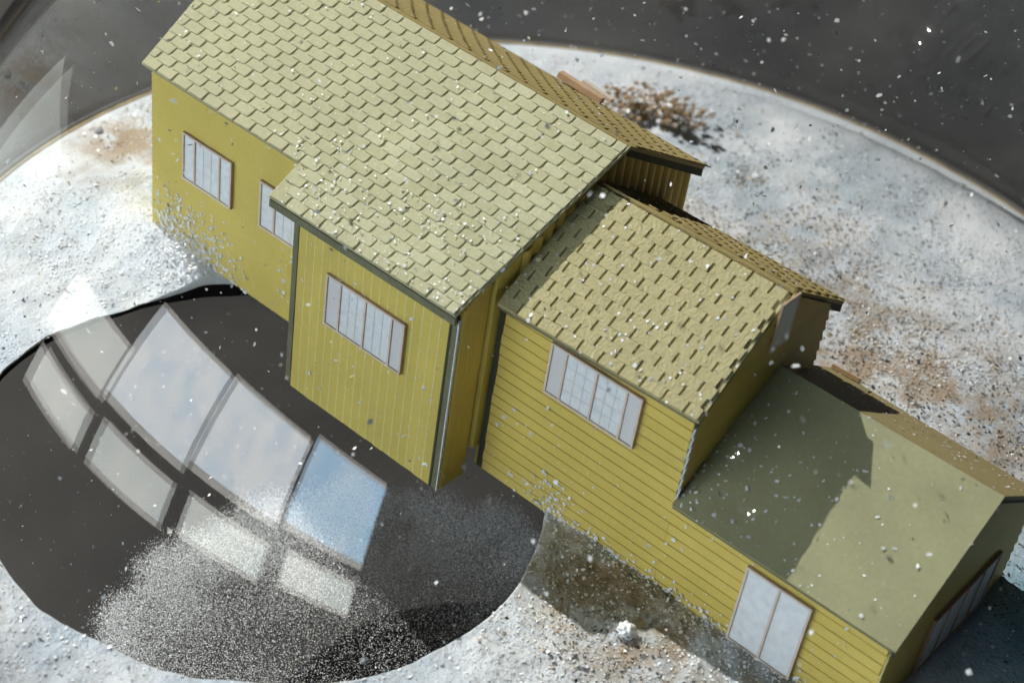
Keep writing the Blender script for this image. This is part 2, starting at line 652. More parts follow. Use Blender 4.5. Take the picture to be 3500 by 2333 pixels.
def lay_shingles(Q, rows, cols, gap, th, mat, part, inside, keep_near, prefix='shingle', chamfer=0.018, wob=0.005, top=1.35, rowgap=0.006, taper=0.28, bev=0.008):
    n = nrm(Q)
    Ltop, Lbot = (Q[1] - Q[0]).length, (Q[2] - Q[3]).length
    slope = ((Q[3] - Q[0]).length + (Q[2] - Q[1]).length) / 2
    pitch = (Ltop + Lbot) / 2 / cols
    h = slope / rows
    base = shingle_mesh(prefix, pitch - gap, h - rowgap, th, mat, chamfer, bev, top=top, taper=taper)
    half = shingle_mesh(prefix, pitch / 2 - gap, h - rowgap, th, mat, chamfer, bev, top=top, taper=taper)
    items = []
    for r in range(rows):
        t = 1 - r / rows           # lower edge of the course
        off = 0.5 if r % 2 else 0.0
        c = -off
        while c < cols - 1e-6:
            s0, s1 = max(c, 0) / cols, min(c + 1, cols) / cols
            if (s1 - s0) * cols > 0.2 and inside(0.5 * (s0 + s1), t, r):
                full = (s1 - s0) * cols > 0.9
                p, ex, ey = shingle_matrix(Q, s0, t, pitch, n)
                L = lerp(Ltop, Lbot, t)
                sx = (s1 - s0) * L / (pitch if full else pitch / 2)
                p = p + ex * gap * 0.5 + n * (0.001 + random.uniform(0, 0.002)) + ex * random.uniform(-wob, wob) + ey * random.uniform(-wob, wob)
                rot = random.gauss(0, 0.010) * (3 if random.random() < .06 else 1) * (wob > .002)
                ex2 = (ex + ey * rot).normalized()
                ey2 = n.cross(ex2).normalized()
                m = Matrix((ex2 * sx, ey2, n)).transposed().to_4x4()
                m.translation = p
                clip = r == rows - 1
                if clip:
                    m = m @ Matrix.Diagonal((1, 1 / top, 1, 1))
                items.append((m, base if full else half, (p - camo.location).length))
            c += 1
    items.sort(key=lambda k: k[2])
    mi = part.matrix_parent_inverse
    for m, me, d in items[:keep_near]:
        o = bpy.data.objects.new(prefix, me)
        COL.objects.link(o)
        o.matrix_basis = m
        sub(o, part)
    rest = items[keep_near:]
    if rest:
        vs, fs = [], []
        for m, me, d in rest:
            k = len(vs)
            vs += [m @ v.co for v in me.vertices]
            fs += [tuple(i + k for i in pl.vertices) for pl in me.polygons]
        me2 = bpy.data.meshes.new('shingle_field')
        me2.from_pydata(vs, [], fs)
        me2.update()
        me2.materials.append(mat)
        o = bpy.data.objects.new('shingle_field', me2)
        COL.objects.link(o)
        sub(o, part)
        o['kind'] = 'stuff'
    return items


ROWS_M = 21
lay_shingles(MAIN, ROWS_M, 20.5, 0.013, 0.018, M['roof'], main_roof, lambda s, t, r: t <= T_EAVE + 0.01 or s > S_BAY + 0.001, 190)

nMB = nrm(MAINB)
mb = MB().slab(MAINB, -nMB * 0.035)
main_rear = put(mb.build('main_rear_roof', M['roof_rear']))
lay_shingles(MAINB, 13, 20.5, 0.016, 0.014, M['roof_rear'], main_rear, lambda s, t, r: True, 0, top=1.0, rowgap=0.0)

nW = nrm(WING)
wing_roof = put(MB().slab(WING, -nW * 0.035).build('wing_roof', M['roof_wing']))
wing_roof['label'] = 'wing slope with narrow dark slots between its shingles'
lay_shingles(WING, 13, 9.7, 0.020, 0.020, M['roof_wing'], wing_roof, lambda s, t, r: True, 130, chamfer=0.004, wob=0.001, top=1.0, rowgap=0.0, taper=0.93, bev=0.004)
nWB = nrm(WINGB)
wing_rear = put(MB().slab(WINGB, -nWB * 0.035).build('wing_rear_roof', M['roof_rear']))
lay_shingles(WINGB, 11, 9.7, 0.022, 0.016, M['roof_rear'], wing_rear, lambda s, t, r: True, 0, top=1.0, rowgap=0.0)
nG, nGB = nrm(GAR), nrm(GARB)
gar_roof = put(MB().slab(GAR, -nG * 0.035).build('garage_roof', M['roof_plain']))
gar_roof['label'] = 'smooth unshingled olive card slope'
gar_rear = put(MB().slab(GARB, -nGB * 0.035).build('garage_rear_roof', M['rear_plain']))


# dark card strips under the roof edges
def strip(name, a, b, drop, thick, mat, inset=0.0):
    a, b = V(a), V(b)
    d = (b - a).normalized()
    side = d.cross(V((0, 0, 1))).normalized() * thick
    return put(MB().bar(a, b, V((0, 0, -drop)), side).build(name, mat))


e0, e1 = bil(MAIN, S_BAY, 1), bil(MAIN, 1, 1)
o_ = V((0, 0.012, -0.04))
strip('fascia', e0 + o_, e1 + o_, 0.075, -0.02, M['trim'])
strip('rake_board', MAINB[1] + V((-0.012, .02, -0.04)), MAINB[2] + V((-0.012, 0, -0.04)), 0.085, -0.03, M['dark'])
strip('rake_board', MAIN[1] + V((-0.03, 0, -0.045)), MAIN[2] + V((-0.03, 0.03, -0.045)), 0.06, 0.03, M['dark'])
strip('rake_board', WING[1] + V((-0.01, 0, -0.035)), WING[2] + V((-0.012, 0.01, -0.04)), 0.05, 0.025, M['dark'])
strip('rake_board', WINGB[1] + V((-0.01, 0, -0.04)), WINGB[2] + V((-0.01, 0, -0.04)), 0.085, -0.03, M['dark'])
strip('rake_board', GAR[1] + V((-0.006, 0, -0.034)), GAR[2] + V((-0.006, 0.01, -0.036)), 0.045, 0.02, M['dark'])
strip('rake_board', GARB[1] + V((-0.006, 0, -0.034)), GARB[2] + V((-0.006, 0, -0.034)), 0.05, -0.02, M['dark'])
strip('fascia', WING[3] + V((0, .02, -0.036)), WING[2] + V((-0.02, .02, -0.036)), 0.018, -0.02, M['trim'])
strip('fascia', GAR[3] + V((0, .02, -0.036)), GAR[2] + V((-0.02, .02, -0.036)), 0.014, -0.02, M['trim'])
ee0, ee1 = bil(MAIN, 0, T_EAVE), bil(MAIN, S_BAY, T_EAVE)
strip('fascia', ee0 + V((0.02, 0.03, -0.036)), ee1 + V((0, 0.03, -0.036)), 0.012, -0.02, M['trim'])


def zroof(Q, x, y):
    n = nrm(Q)
    return Q[0].z - (n.x * (x - Q[0].x) + n.y * (y - Q[0].y)) / n.z


# wall blocks: closed bodies with the roof's gable profile
def block(name, x0, x1, y0, y1, zb, Qf, Qb, yr, mat, dz=0.045):
    vs = []
    for x in (x0, x1):
        vs += [V((x, y0, zb)), V((x, y0, zroof(Qf, x, y0) - dz)), V((x, yr, zroof(Qf, x, yr) - dz)), V((x, y1, zroof(Qb, x, y1) - dz)), V((x, y1, zb))]
    fs = [(0, 1, 2, 3, 4), (9, 8, 7, 6, 5)] + [(i, (i + 1) % 5, (i + 1) % 5 + 5, i + 5) for i in range(5)]
    return put(mesh_obj(name, vs, fs, mat))


main_wall = mv(block('main_wall', -4.58, -0.15, 0.012, 2.80, 0.13, MAIN0, MAINB0, 1.48, M['yellow']))
bay_wall = mv(put(mesh_obj('bay_wall', [V(p) for p in ((-2.14, -0.335, -0.2), (-0.215, -0.335, -0.2), (-0.215, 0.02, -0.2), (-2.14, 0.02, -0.2),
                                                    (-2.14, -0.335, 1.80), (-0.215, -0.335, 1.80), (-0.215, 0.02, 1.98), (-2.14, 0.02, 1.98))], BOXF, M['yellow'])))
wing_wall = block('wing_wall', -0.10, 1.985, 0.012, 1.94, -0.005, WING, WINGB, 1.13, M['scored'])
gar_wall = block('garage_wall', 1.986, 4.075, 0.012, 2.50, 0.0, GAR, GARB, 1.245, M['scored'])


# horizontal clapboards, fine and joined, on the main front wall (each under 6 pixels high)
def clap_sheet(a, b, z0, z1f, pitch, depth, outn):
    """a,b xy ends; lapped profile from z0 up to z1f(u)"""
    mbb = MB()
    a, b, outn = V(a), V(b), V(outn)
    z = z0
    while True:
        zt0 = min(z + pitch, z1f(0))
        zt1 = min(z + pitch, z1f(1))
        if zt0 - z < 0.004 and zt1 - z < 0.004:
            break
        A0, B0 = V((a.x, a.y, z)), V((b.x, b.y, z))
        A1, B1 = V((a.x, a.y, max(zt0, z + .001))), V((b.x, b.y, max(zt1, z + .001)))
        lo, hi = outn * depth, outn * depth * 0.15
        mbb.add([A0, B0, B1, A1, A0 + lo, B0 + lo, B1 + hi, A1 + hi], BOXF)
        z += pitch
    return mbb


sid = clap_sheet((-4.595, 0.011), (-2.15, 0.011), 0.13, lambda u: 1.97, 0.066, 0.012, (0, -1, 0)).build('lapped_siding', M['yellow'])
sub(sid, main_wall)
sid['kind'] = 'stuff'

# front wall of wing and garage: single long boards
PITCH = 0.112
z = -0.005
k = 0
while z < 1.90:
    zt = min(z + PITCH, 1.905)
    for (xa, xb, ok, part, zmax) in ((0.003, 1.99, True, wing_wall, 1.905), (1.992, 4.085, z < 0.98, gar_wall, 1.02)):
        if not ok:
            continue
        zz = min(zt - 0.0085, zmax)
        j0, j1 = random.uniform(-.006, .006), random.uniform(-.004, .012)
        dpt = 0.0125 + random.uniform(0, .0015)
        vs = [V((xa + j0, 0.011, z)), V((xb + j1, 0.011, z)), V((xb + j1, 0.011, zz)), V((xa + j0, 0.011, zz)),
              V((xa + j0, 0.011 - dpt, z + .002)), V((xb + j1, 0.011 - dpt, z + .002)), V((xb + j1, 0.011 - dpt + .001, zz)), V((xa + j0, 0.011 - dpt + .001, zz))]
        sub(mesh_obj('siding_board', vs, BOXF, M['yellow2']), part)
    z += PITCH
    k += 1

# vertical boards with a raised pale rib on the bay
nb = 18
xs = np.linspace(-2.135, -0.305, nb + 1)
for i in range(nb):
    x0, x1 = xs[i], xs[i + 1]
    bo = MB().box(x0 + .0002, x1 - .0002, -0.352 - random.uniform(0, .0006), -0.336, -0.205 - random.uniform(0, .012), 1.79)
    bo = sub(bo.build('siding_board', M['yellow']), bay_wall)
    if i:
        sub(MB().box(x0 - 0.006, x0 + 0.006, -0.3545, -0.3500, -0.2, 1.785).build('batten', M['batten']), bay_wall)
# bay return wall, vertical ribs
for i in range(8):
    y0, y1 = lerp(-0.33, 0.0, i / 8), lerp(-0.33, 0.0, (i + 1) / 8)
    zt = zroof(MAIN0, -0.2, y0) - 0.05
    vs = [(-0.214, y0, -0.2), (-0.2, y0 + .002, -0.2), (-0.196, y1 - .006, -0.2), (-0.214, y1, -0.2), (-0.214, y0, zt), (-0.2, y0 + .002, zt), (-0.196, y1 - .006, zt), (-0.214, y1, zt)]
    sub(mesh_obj('siding_board', [V(v) for v in vs], BOXF, M['yellow2']), bay_wall)

# corner posts
def post(x0, x1, y0, y1, z0, z1, mat):
    return put(MB().box(x0, x1, y0, y1, z0, z1).build('corner_post', mat))


mv(post(-2.198, -2.137, -0.362, -0.30, -0.165, 1.765, M['trim']))
mv(post(-0.302, -0.278, -0.368, -0.33, -0.205, 1.745, M['dark']))
mv(post(-0.277, -0.216, -0.362, -0.33, -0.20, 1.75, M['trim']))
mv(put(MB().box(-0.215, -0.203, -0.365, -0.34, -0.205, 1.74).build('card_edge', M['white_edge'])))
put(MB().box(-0.06, 0.0, 0.0, 0.011, -0.005, 1.86).build('corner_post', M['dark']))


# sawtooth cut edges where lapped walls end
def saw_edge(name, x0, x1, y, z0, z1, pitch, depth, mat):
    mbb = MB()
    z = z0
    while z < z1 - .01:
        zt = min(z + pitch, z1)
        mbb.add([V((x0, y - depth, z)), V((x1, y - depth, z)), V((x1, y - depth + .014, z)), V((x0, y - depth + .014, z)),
                 V((x0, y - .004, zt)), V((x1, y - .004, zt)), V((x1, y + .010, zt)), V((x0, y + .010, zt))], BOXF)
        mbb.box(x0, x1, y - depth, y + .0, z - .006, z + .006)
        z += pitch
    return put(mbb.build(name, mat))


saw_edge('card_edge', 2.008, 2.022, 0.004, 1.085, 1.86, PITCH, 0.042, M['white_edge'])
saw_edge('card_edge', 4.098, 4.110, 0.004, 0.0, 0.93, PITCH, 0.034, M['batten'])
put(MB().box(1.992, 2.008, -0.006, 0.02, 1.07, 1.86).build('dark_gap_strip', M['dark']))  # dark strip painted in for the shade of an open corner gap


# gable ends of wing and garage, lapped boards in profile
def gable_siding(part, x, y0, y1, zb, Qf, Qb, yr, mat, pitch=PITCH, depth=0.018):
    def half_width(z):
        # y span of the gable at height z
        f0, f1 = y0, y1
        if zroof(Qf, x, y0) - .05 < z:
            n = nrm(Qf)
            f0 = Qf[0].y + ((Qf[0].z - z - .05) * n.z - n.x * (x - Qf[0].x)) / n.y
        if zroof(Qb, x, y1) - .05 < z:
            n = nrm(Qb)
            f1 = Qb[0].y + ((Qb[0].z - z - .05) * n.z - n.x * (x - Qb[0].x)) / n.y
        return f0, f1
    z = zb
    while True:
        zt = z + pitch
        a0, a1 = half_width(z)
        b0, b1 = half_width(zt)
        if a1 - a0 < 0.05:
            break
        if b1 < b0:
            b0 = b1 = (b0 + b1) / 2
        vs = [V((x, a0, z)), V((x, a1 + .012, z)), V((x, b1 + .0, zt)), V((x, b0, zt)), V((x + depth, a0, z)), V((x + depth, a1 + .012, z)), V((x + .003, b1, zt)), V((x + .003, b0, zt))]
        sub(mesh_obj('siding_board', vs, BOXF, mat), part)
        z = zt


gable_siding(wing_wall, 1.986, 0.02, 1.935, 0.95, WING, WINGB, 1.13, M['yellow2'])
gable_siding(gar_wall, 4.076, 0.02, 2.495, 0.0, GAR, GARB, 1.245, M['yellow2'])

# corrugated upper gable of the main block
mb = MB()
nc = 19
for i in range(nc):
    y0, y1 = lerp(0.30, 2.80, i / nc), lerp(0.30, 2.80, (i + 1) / nc)
    ym = (y0 + y1) / 2
    seg = 6
    for s_ in range(seg):
        ya, yb = lerp(y0, y1, s_ / seg), lerp(y0, y1, (s_ + 1) / seg)
        da, db = 0.032 * math.sin(PI * s_ / seg), 0.032 * math.sin(PI * (s_ + 1) / seg)
        za = min(zroof(MAIN0, -0.15, ya), zroof(MAINB0, -0.15, ya)) - 0.05
        zb = min(zroof(MAIN0, -0.15, yb), zroof(MAINB0, -0.15, yb)) - 0.05
        mb.add([V((-0.149 + da, ya, 1.2)), V((-0.149 + db, yb, 1.2)), V((-0.149 + db, yb, zb)), V((-0.149 + da, ya, za))], [(0, 1, 2, 3)])
cor = mb.build('corrugated_gable', M['yellow2'], None, False)
sub(cor, main_wall)


# ------------------------------------------------------------------ windows and doors of the house
def window(name, label, frame_of, u0, u1, z0, z1, mulls, kinds, bars=None, bw=0.021, dep=0.034):
    """frame_of(u, d, z) -> point, d = distance out of the wall. mulls: u of the mullions; kinds: panel kind for each light"""
    w = empty(name)
    w.location = V((0, 0, 0))
    w.parent = house
    w.matrix_parent_inverse = Matrix.Translation(-HO)
    w['label'] = label

    def bx(nm, a, b, d0, d1, c, d, mat):
        vs = [frame_of(a, d0, c), frame_of(b, d0, c), frame_of(b, d1, c), frame_of(a, d1, c), frame_of(a, d0, d), frame_of(b, d0, d), frame_of(b, d1, d), frame_of(a, d1, d)]
        o = mesh_obj(nm, vs, BOXF, mat)
        o.parent = w
        return o

    def framebar(a, b, c, d, nm):
        o = bx(nm, a, b, 0.001, dep, c, d, M['wood'])
        # laser-cut brown flanks
        me = o.data
        me.materials.append(M['burnt'])
        front = (frame_of(0, 1, 0) - frame_of(0, 0, 0)).normalized()
        for p in me.polygons:
            if abs(p.normal.dot(front)) < 0.5:
                p.material_index = 1
        return o
    framebar(u0, u1, z1 - bw, z1, 'frame')
    framebar(u0, u1, z0, z0 + bw, 'frame')
    framebar(u0, u0 + bw, z0 + bw + .0005, z1 - bw - .0005, 'frame')
    framebar(u1 - bw, u1, z0 + bw + .0005, z1 - bw - .0005, 'frame')
    edges = [u0 + bw] + [m for m in mulls] + [u1 - bw]
    for m in mulls:
        framebar(m - bw * .5, m + bw * .5, z0 + bw + .0005, z1 - bw - .0005, 'mullion')
    for i, kd in enumerate(kinds):
        a, b = edges[i] + (bw * .5 if i else 0) + .0004, edges[i + 1] - (bw * .5 if i < len(kinds) - 1 else 0) - .0004
        bx('pane', a, b, 0.001, 0.021, z0 + bw + .001, z1 - bw - .001, M['shutter' if kd == 's' else 'pane'])
        if bars and kd == 'g':
            nv_, nh_ = bars
            for j in range(1, nv_ + 1):
                uu = lerp(a, b, j / (nv_ + 1))
                bx('glazing_bar', uu - .0025, uu + .0025, 0.0205, 0.0245, z0 + bw + .001, z1 - bw - .001, M['line'])
            for j in range(1, nh_ + 1):
                zz = lerp(z0 + bw, z1 - bw, j / (nh_ + 1))
                bx('glazing_bar', a, b, 0.0205, 0.0235, zz - .0025, zz + .0025, M['line'])
    return w


front = lambda y: (lambda u, d, z: V((u, y - d, z)))
endw = lambda x: (lambda u, d, z: V((x + d, u, z)))
mv(window('window', 'three panelled white window beside the corner of the main wall', front(-0.001), -4.10, -3.40, 1.0, 1.53, [-3.925, -3.57], ['p', 'g', 'p'], (2, 0)))
mv(window('window', 'white window half hidden behind the bay', front(-0.001), -3.005, -2.30, 1.03, 1.545, [-2.80, -2.45], ['p', 'g', 'p'], (2, 0)))
mv(window('window', 'wide white window on the projecting bay', front(-0.360), -1.733, -0.765, 0.81, 1.37, [-1.55, -1.24, -0.92], ['s', 'g', 'g', 's'], (2, 0)))
window('window', 'wide white window with gridded panes under the wing eave', front(-0.012), 0.545, 1.512, 1.285, 1.825, [0.715, 1.04, 1.355], ['s', 'g', 'g', 's'], (2, 3))
window('door', 'plain white double door on the garage', front(-0.012), 2.787, 3.42, 0.05, 0.90, [3.11], ['p', 'p'])
window('window', 'shaded panelled window on the garage gable', endw(4.095), 0.84, 2.02, 0.03, 0.68, [1.13, 1.43, 1.73], ['p', 'p', 'p', 'p'])
window('gable_panel', 'narrow framed grey panel below the wing ridge', endw(2.004), 0.93, 1.20, 2.12, 2.615, [], ['p'], bw=0.026, dep=0.022)

# bare wood strips showing at the rear eaves
A, B = V((-1.98, 2.96, 2.10)) + OFF, V((-1.42, 2.96, 2.06)) + OFF
put(MB().bar(A, B, (0, 0.03, 0.05), (0.0, 0.07, -0.01)).build('wood_strip', M['stick']))
put(MB().bar(A + V((.25, .075, .02)), B + V((.07, .075, .02)), (0, 0.02, 0.03), (0.0, 0.06, -0.01)).build('wood_strip', M['wood']))
put(MB().bar(GARB[0] + (GARB[3] - GARB[0]) * .93 + V((.02, 0, .006)), GARB[0] + (GARB[3] - GARB[0]) * .96 + V((.30, 0.0, .008)), (0, 0.02, 0.035), (0, .05, -.03)).build('wood_strip', M['stick']))


# ------------------------------------------------------------------ flakes
def pts_on_quad(Q, n, dens=lambda s, t: 1.0):
    out = []
    while len(out) < n:
        s, t = random.random(), random.random()
        if random.random() < dens(s, t):
            out.append(bil(Q, s, t))
    return out


def sizes(n, lo, hi, p=2.2):
    return lo + (hi - lo) * rng.random(n) ** p


def ok_main(s, t):
    if t > T_EAVE and s < S_BAY:
        return 0.0
    x = 0.08 + 0.9 * max(0, min(1, (t - 0.45) / 0.4)) * max(0, min(1, (s - 0.35) / 0.25))
    return x * (0.35 + 0.65 * max(0, min(1, 0.5 + 1.2 * fbm(s * 5, t * 4, 5))))


F = []
p = [q + nM * 0.026 for q in pts_on_quad(MAIN, 850, ok_main)]
F.append((p, nM, sizes(len(p), 0.007, 0.045)))
p = [q + nW * 0.020 for q in pts_on_quad(WING, 270, lambda s, t: (0.25 + .75 * t) * (0.3 + .7 * max(0, min(1, .5 + 1.3 * fbm(s * 5, t * 4, 9)))))]
F.append((p, nW, sizes(len(p), 0.007, 0.050)))
p = [q + nG * 0.002 for q in pts_on_quad(GAR, 230, lambda s, t: max(0.05, 1 - s * 1.0) * (0.25 + .75 * t))]
F.append((p, nG, sizes(len(p), 0.008, 0.058)))
p = [q + nGB * 0.002 for q in pts_on_quad(GARB, 260, lambda s, t: .3 + .7 * t)]
F.append((p, nGB, sizes(len(p), 0.008, 0.05)))
p = [q + nWB * 0.016 for q in pts_on_quad(WINGB, 220)]
F.append((p, nWB, sizes(len(p), 0.008, 0.045)))
p = [q + nMB * 0.014 for q in pts_on_quad(MAINB, 140)]
F.append((p, nMB, sizes(len(p), 0.008, 0.045)))
# stuck to the walls
wallp = []
while len(wallp) < 1000:
    x = random.uniform(-4.55, -2.6)
    zz = 0.12 + abs(random.gauss(0, 0.30)) * (1.0 if x < -3.4 else 0.8)
    if random.random() < math.exp(-((x + 4.15) / 0.62) ** 2) and zz < 0.9:
        wallp.append(V((x, -0.004, zz)) + OFF * 1.0)
for _ in range(70):
    wallp.append(V((random.gauss(-2.45, .12), -0.004, random.gauss(.75, .3))) + OFF)
for _ in range(150):
    x = random.gauss(0.78, 0.16)
    wallp.append(V((x, -0.012, abs(random.gauss(0, 0.22)))))
for _ in range(420):
    wallp.append(V((random.uniform(0.8, 4.0), -0.012, 0.03 + abs(random.gauss(0, 0.07)))))
for _ in range(90):
    wallp.append(V((random.uniform(0.05, 3.9), -0.012, random.uniform(0.05, 1.0))))
for _ in range(60):
    wallp.append(V((random.uniform(-2.1, -.35), -0.356, random.uniform(-.1, 1.6))) + OFF)
wallp = [w for w in wallp if w.z > 0.0]
F.append((wallp, V((0, -1, 0)), sizes(len(wallp), 0.012, 0.062, 1.8)))
PP = np.concatenate([np.array([tuple(v) for v in a]) for a, _, _ in F])
NN = np.concatenate([np.tile(np.array(n), (len(a), 1)) for a, n, _ in F])
SS = np.concatenate([s for _, _, s in F])
fl = flake_mesh('settled_flakes', PP, NN, SS, M['flake'], None, 0.22, 0.15)
tag(fl, 'tiny white flakes settled on the roofs and walls of the yellow house', 'flakes', kind='stuff')

# flakes and grit on the ground
def ground_pts(n, dens):
    out = []
    while len(out) < n:
        a, r = random.uniform(0, 2 * PI), (RD - .15) * math.sqrt(random.random())
        x, y = GC.x + r * math.cos(a), GC.y + r * math.sin(a)
        # keep to what lies around the house and out of the hole
        dx, dy = x - HC.x, y - HC.y
        if math.hypot(dx, dy) < hole_rs(math.atan2(dy, dx)) + 0.01:
            continue
        if (-4.55 < x < 0 and 0.05 < y < 2.75) or (0 < x < 4.0 and 0.05 < y < 1.9):
            continue
        if random.random() < dens(x, y):
            out.append((x, y, ground_z(x, y) + 0.004))
    return np.array(out)


def dens_white(x, y):
    v = 0.42 + 0.9 * fbm(x * 0.9, y * 0.9, 7)
    if y > 3.0 and x > -2:
        v -= 0.05
    if x > 3.9 and y > 0.2:
        v -= 0.6
    if abs(y + 0.05) < 0.16 and x > 0.7:
        v += 0.3
    elif abs(y + 0.4) < 0.35 and 0.7 < x < 2.4:
        v -= 0.25
    return max(0.04, min(1, v))


gp = ground_pts(60000, dens_white)
up = np.tile(np.array([0, 0, 1.0]), (len(gp), 1))
heap = []
while len(heap) < 1000:
    x, y = random.gauss(-3.75, 0.38), -0.12 - abs(random.gauss(0, 0.18))
    dx, dy = x - HC.x, y - HC.y
    if math.hypot(dx, dy) > hole_rs(math.atan2(dy, dx)) + 0.02 and x > -4.6:
        hgt = 0.30 * math.exp(-((x + 3.75) / 0.5) ** 2) * max(0, 1 + (y + .09) / 0.32)
        heap.append((x, y, ground_z(x, y) + hgt * random.random()))
gp = np.concatenate([gp, np.array(heap)])
up = np.tile(np.array([0, 0, 1.0]), (len(gp), 1))
tag(flake_mesh('ground_flakes', gp, up, sizes(len(gp), 0.010, 0.050), M['flake'], None, 0.28, 0.12), 'loose white flakes lying like snow over the round ground', 'flakes', kind='stuff')


def dens_tan(x, y):
    v = 0.02
    for cx, cy, r in ((1.6, -0.45, 0.7), (-1.0, 5.6, 1.4), (0.4, 4.3, 1.6), (2.6, 4.2, 1.5), (-6.0, 1.0, 1.0), (2.5, -0.5, 0.8)):
        v += math.exp(-(((x - cx) ** 2 + (y - cy) ** 2) / r ** 2))
    return max(0.0, min(1, v * (0.4 + 1.4 * fbm(x * 1.7, y * 1.7, 3))))


gp = ground_pts(11000, dens_tan)
up = np.tile(np.array([0, 0, 1.0]), (len(gp), 1))
tag(flake_mesh('tan_grit', gp, up, sizes(len(gp), 0.012, 0.05), M['flake_tan'], None, 0.6), 'tan sawdust grit scattered in patches behind the house', 'grit', kind='stuff')


def dens_dark(x, y):
    v = 0.012
    for cx, cy, r in ((-1.4, 6.2, 1.5), (0.8, 4.8, 1.8), (2.9, 4.0, 1.6), (2.4, -0.9, 1.1), (4.7, 2.4, 0.9)):
        v += 0.8 * math.exp(-(((x - cx) ** 2 + (y - cy) ** 2) / r ** 2))
    return max(0.0, min(1, v * (0.35 + 1.6 * fbm(x * 1.5, y * 1.5, 11))))


gp = ground_pts(6500, dens_dark)
up = np.tile(np.array([0, 0, 1.0]), (len(gp), 1))
tag(flake_mesh('dark_grit', gp, up, sizes(len(gp), 0.012, 0.05), M['flake_dark'], None, 0.6), 'dark specks of grit strewn over the white ground', 'grit', kind='stuff')

# flakes sinking through the liquid under the hole, thinning towards the middle
LC = V((0.30, -1.47, 0))


def drift(x, y):
    """how thickly the flakes hang here, 0..1"""
    d = math.hypot(x - LC.x, y - LC.y)
    edge = 2.66 + 0.20 * fbm(x * 2.4, y * 2.4, 21)
    if d > edge:
        return 0.0
    side = 0.5 + 0.5 * math.cos(math.atan2(y - LC.y, x - LC.x) - 2.75)
    k1 = math.exp(-(edge - d) / 0.70)
    c = 1.35 * k1 * (0.35 + 0.70 * side) * (0.9 + 0.8 * fbm(x * 1.5, y * 1.5, 5)) + 0.15
    return max(0.0, min(1.0, c * min(1, (edge - d) / 0.22)))


# coverage on a fine grid, then many tiny flakes drawn from it
GXN = 260
gx = np.linspace(-2.8, 3.1, GXN)
gy = np.linspace(-4.3, 1.7, GXN)
cov = np.array([[drift(x, y) for x in gx] for y in gy])
pr = cov.ravel() ** 1.35
pr /= pr.sum()
pick = rng.choice(GXN * GXN, size=400000, p=pr)
px_ = gx[pick % GXN] + rng.uniform(-.5, .5, len(pick)) * (gx[1] - gx[0])
py_ = gy[pick // GXN] + rng.uniform(-.5, .5, len(pick)) * (gy[1] - gy[0])
pc = cov.ravel()[pick]
px_ += rng.normal(size=len(pick)) * 0.045
py_ += rng.normal(size=len(pick)) * 0.045
tp = np.stack([px_, py_, -1.60 + rng.normal(size=len(pick)) * (0.05 + 0.06 * pc)], 1)
few = np.stack([rng.uniform(-5, 3, 900), rng.uniform(-4, 2, 900), -0.3 - 3.0 * rng.random(900)], 1)
tsz = np.concatenate([sizes(len(tp), 0.005, 0.016, 1.5), sizes(900, 0.012, 0.05)])
tp = np.concatenate([tp, few])
up = np.tile(np.array([0, 0, 1.0]), (len(tp), 1))
tag(flake_mesh('sinking_flakes', tp, up, tsz, M['flake'], None, 0.5), 'soft swirl of sinking white flakes seen below the round hole', 'flakes', kind='stuff')

# flakes floating inside the globe
ap = []
while len(ap) < 2700:
    q = V((random.uniform(-6, 6), random.uniform(-4, 8.4), random.uniform(0.15, 5.7)))
    if (q - GC).length < GR - 0.35:
        ap.append(tuple(q))
ap = np.array(ap)
tag(flake_mesh('floating_flakes', ap, rng.normal(size=(len(ap), 3)), sizes(len(ap), 0.016, 0.075, 2.6), M['flake'], None, 0.5), 'white flakes floating inside the globe above the roofs', 'flakes', kind='stuff')


# ------------------------------------------------------------------ small things on the ground
def lump(name, loc, r, mat, seed, squash=0.7, sub_=3, amp=0.35, fr=1.6):
    bm = bmesh.new()
    bmesh.ops.create_icosphere(bm, subdivisions=sub_, radius=1)
    for v in bm.verts:
        d = 1 + amp * noise.fractal(v.co * fr + V((seed, 0, 0)), 1, 2, 3)
        v.co = V((v.co.x * d * r, v.co.y * d * r, v.co.z * d * r * squash))
    me = bpy.data.meshes.new(name)
    bm.to_mesh(me)
    bm.free()
    me.shade_smooth()
    me.materials.append(mat)
    o = bpy.data.objects.new(name, me)
    COL.objects.link(o)
    o.location = loc
    return o


o = lump('pebble', (-6.52, 0.80, ground_z(-6.52, .80) + 0.02), 0.048, M['pebble'], 4)
tag(o, 'small grey pebble lying on the pale ground near the rim', 'pebble')
o = lump('snow_clump', (2.17, -0.60, ground_z(2.17, -.6) + 0.035), 0.075, M['flake'], 8, 0.75, 4, 0.5, 2.6)
tag(o, 'fluffy white clump of flakes in front of the clapboard wall', 'clump')

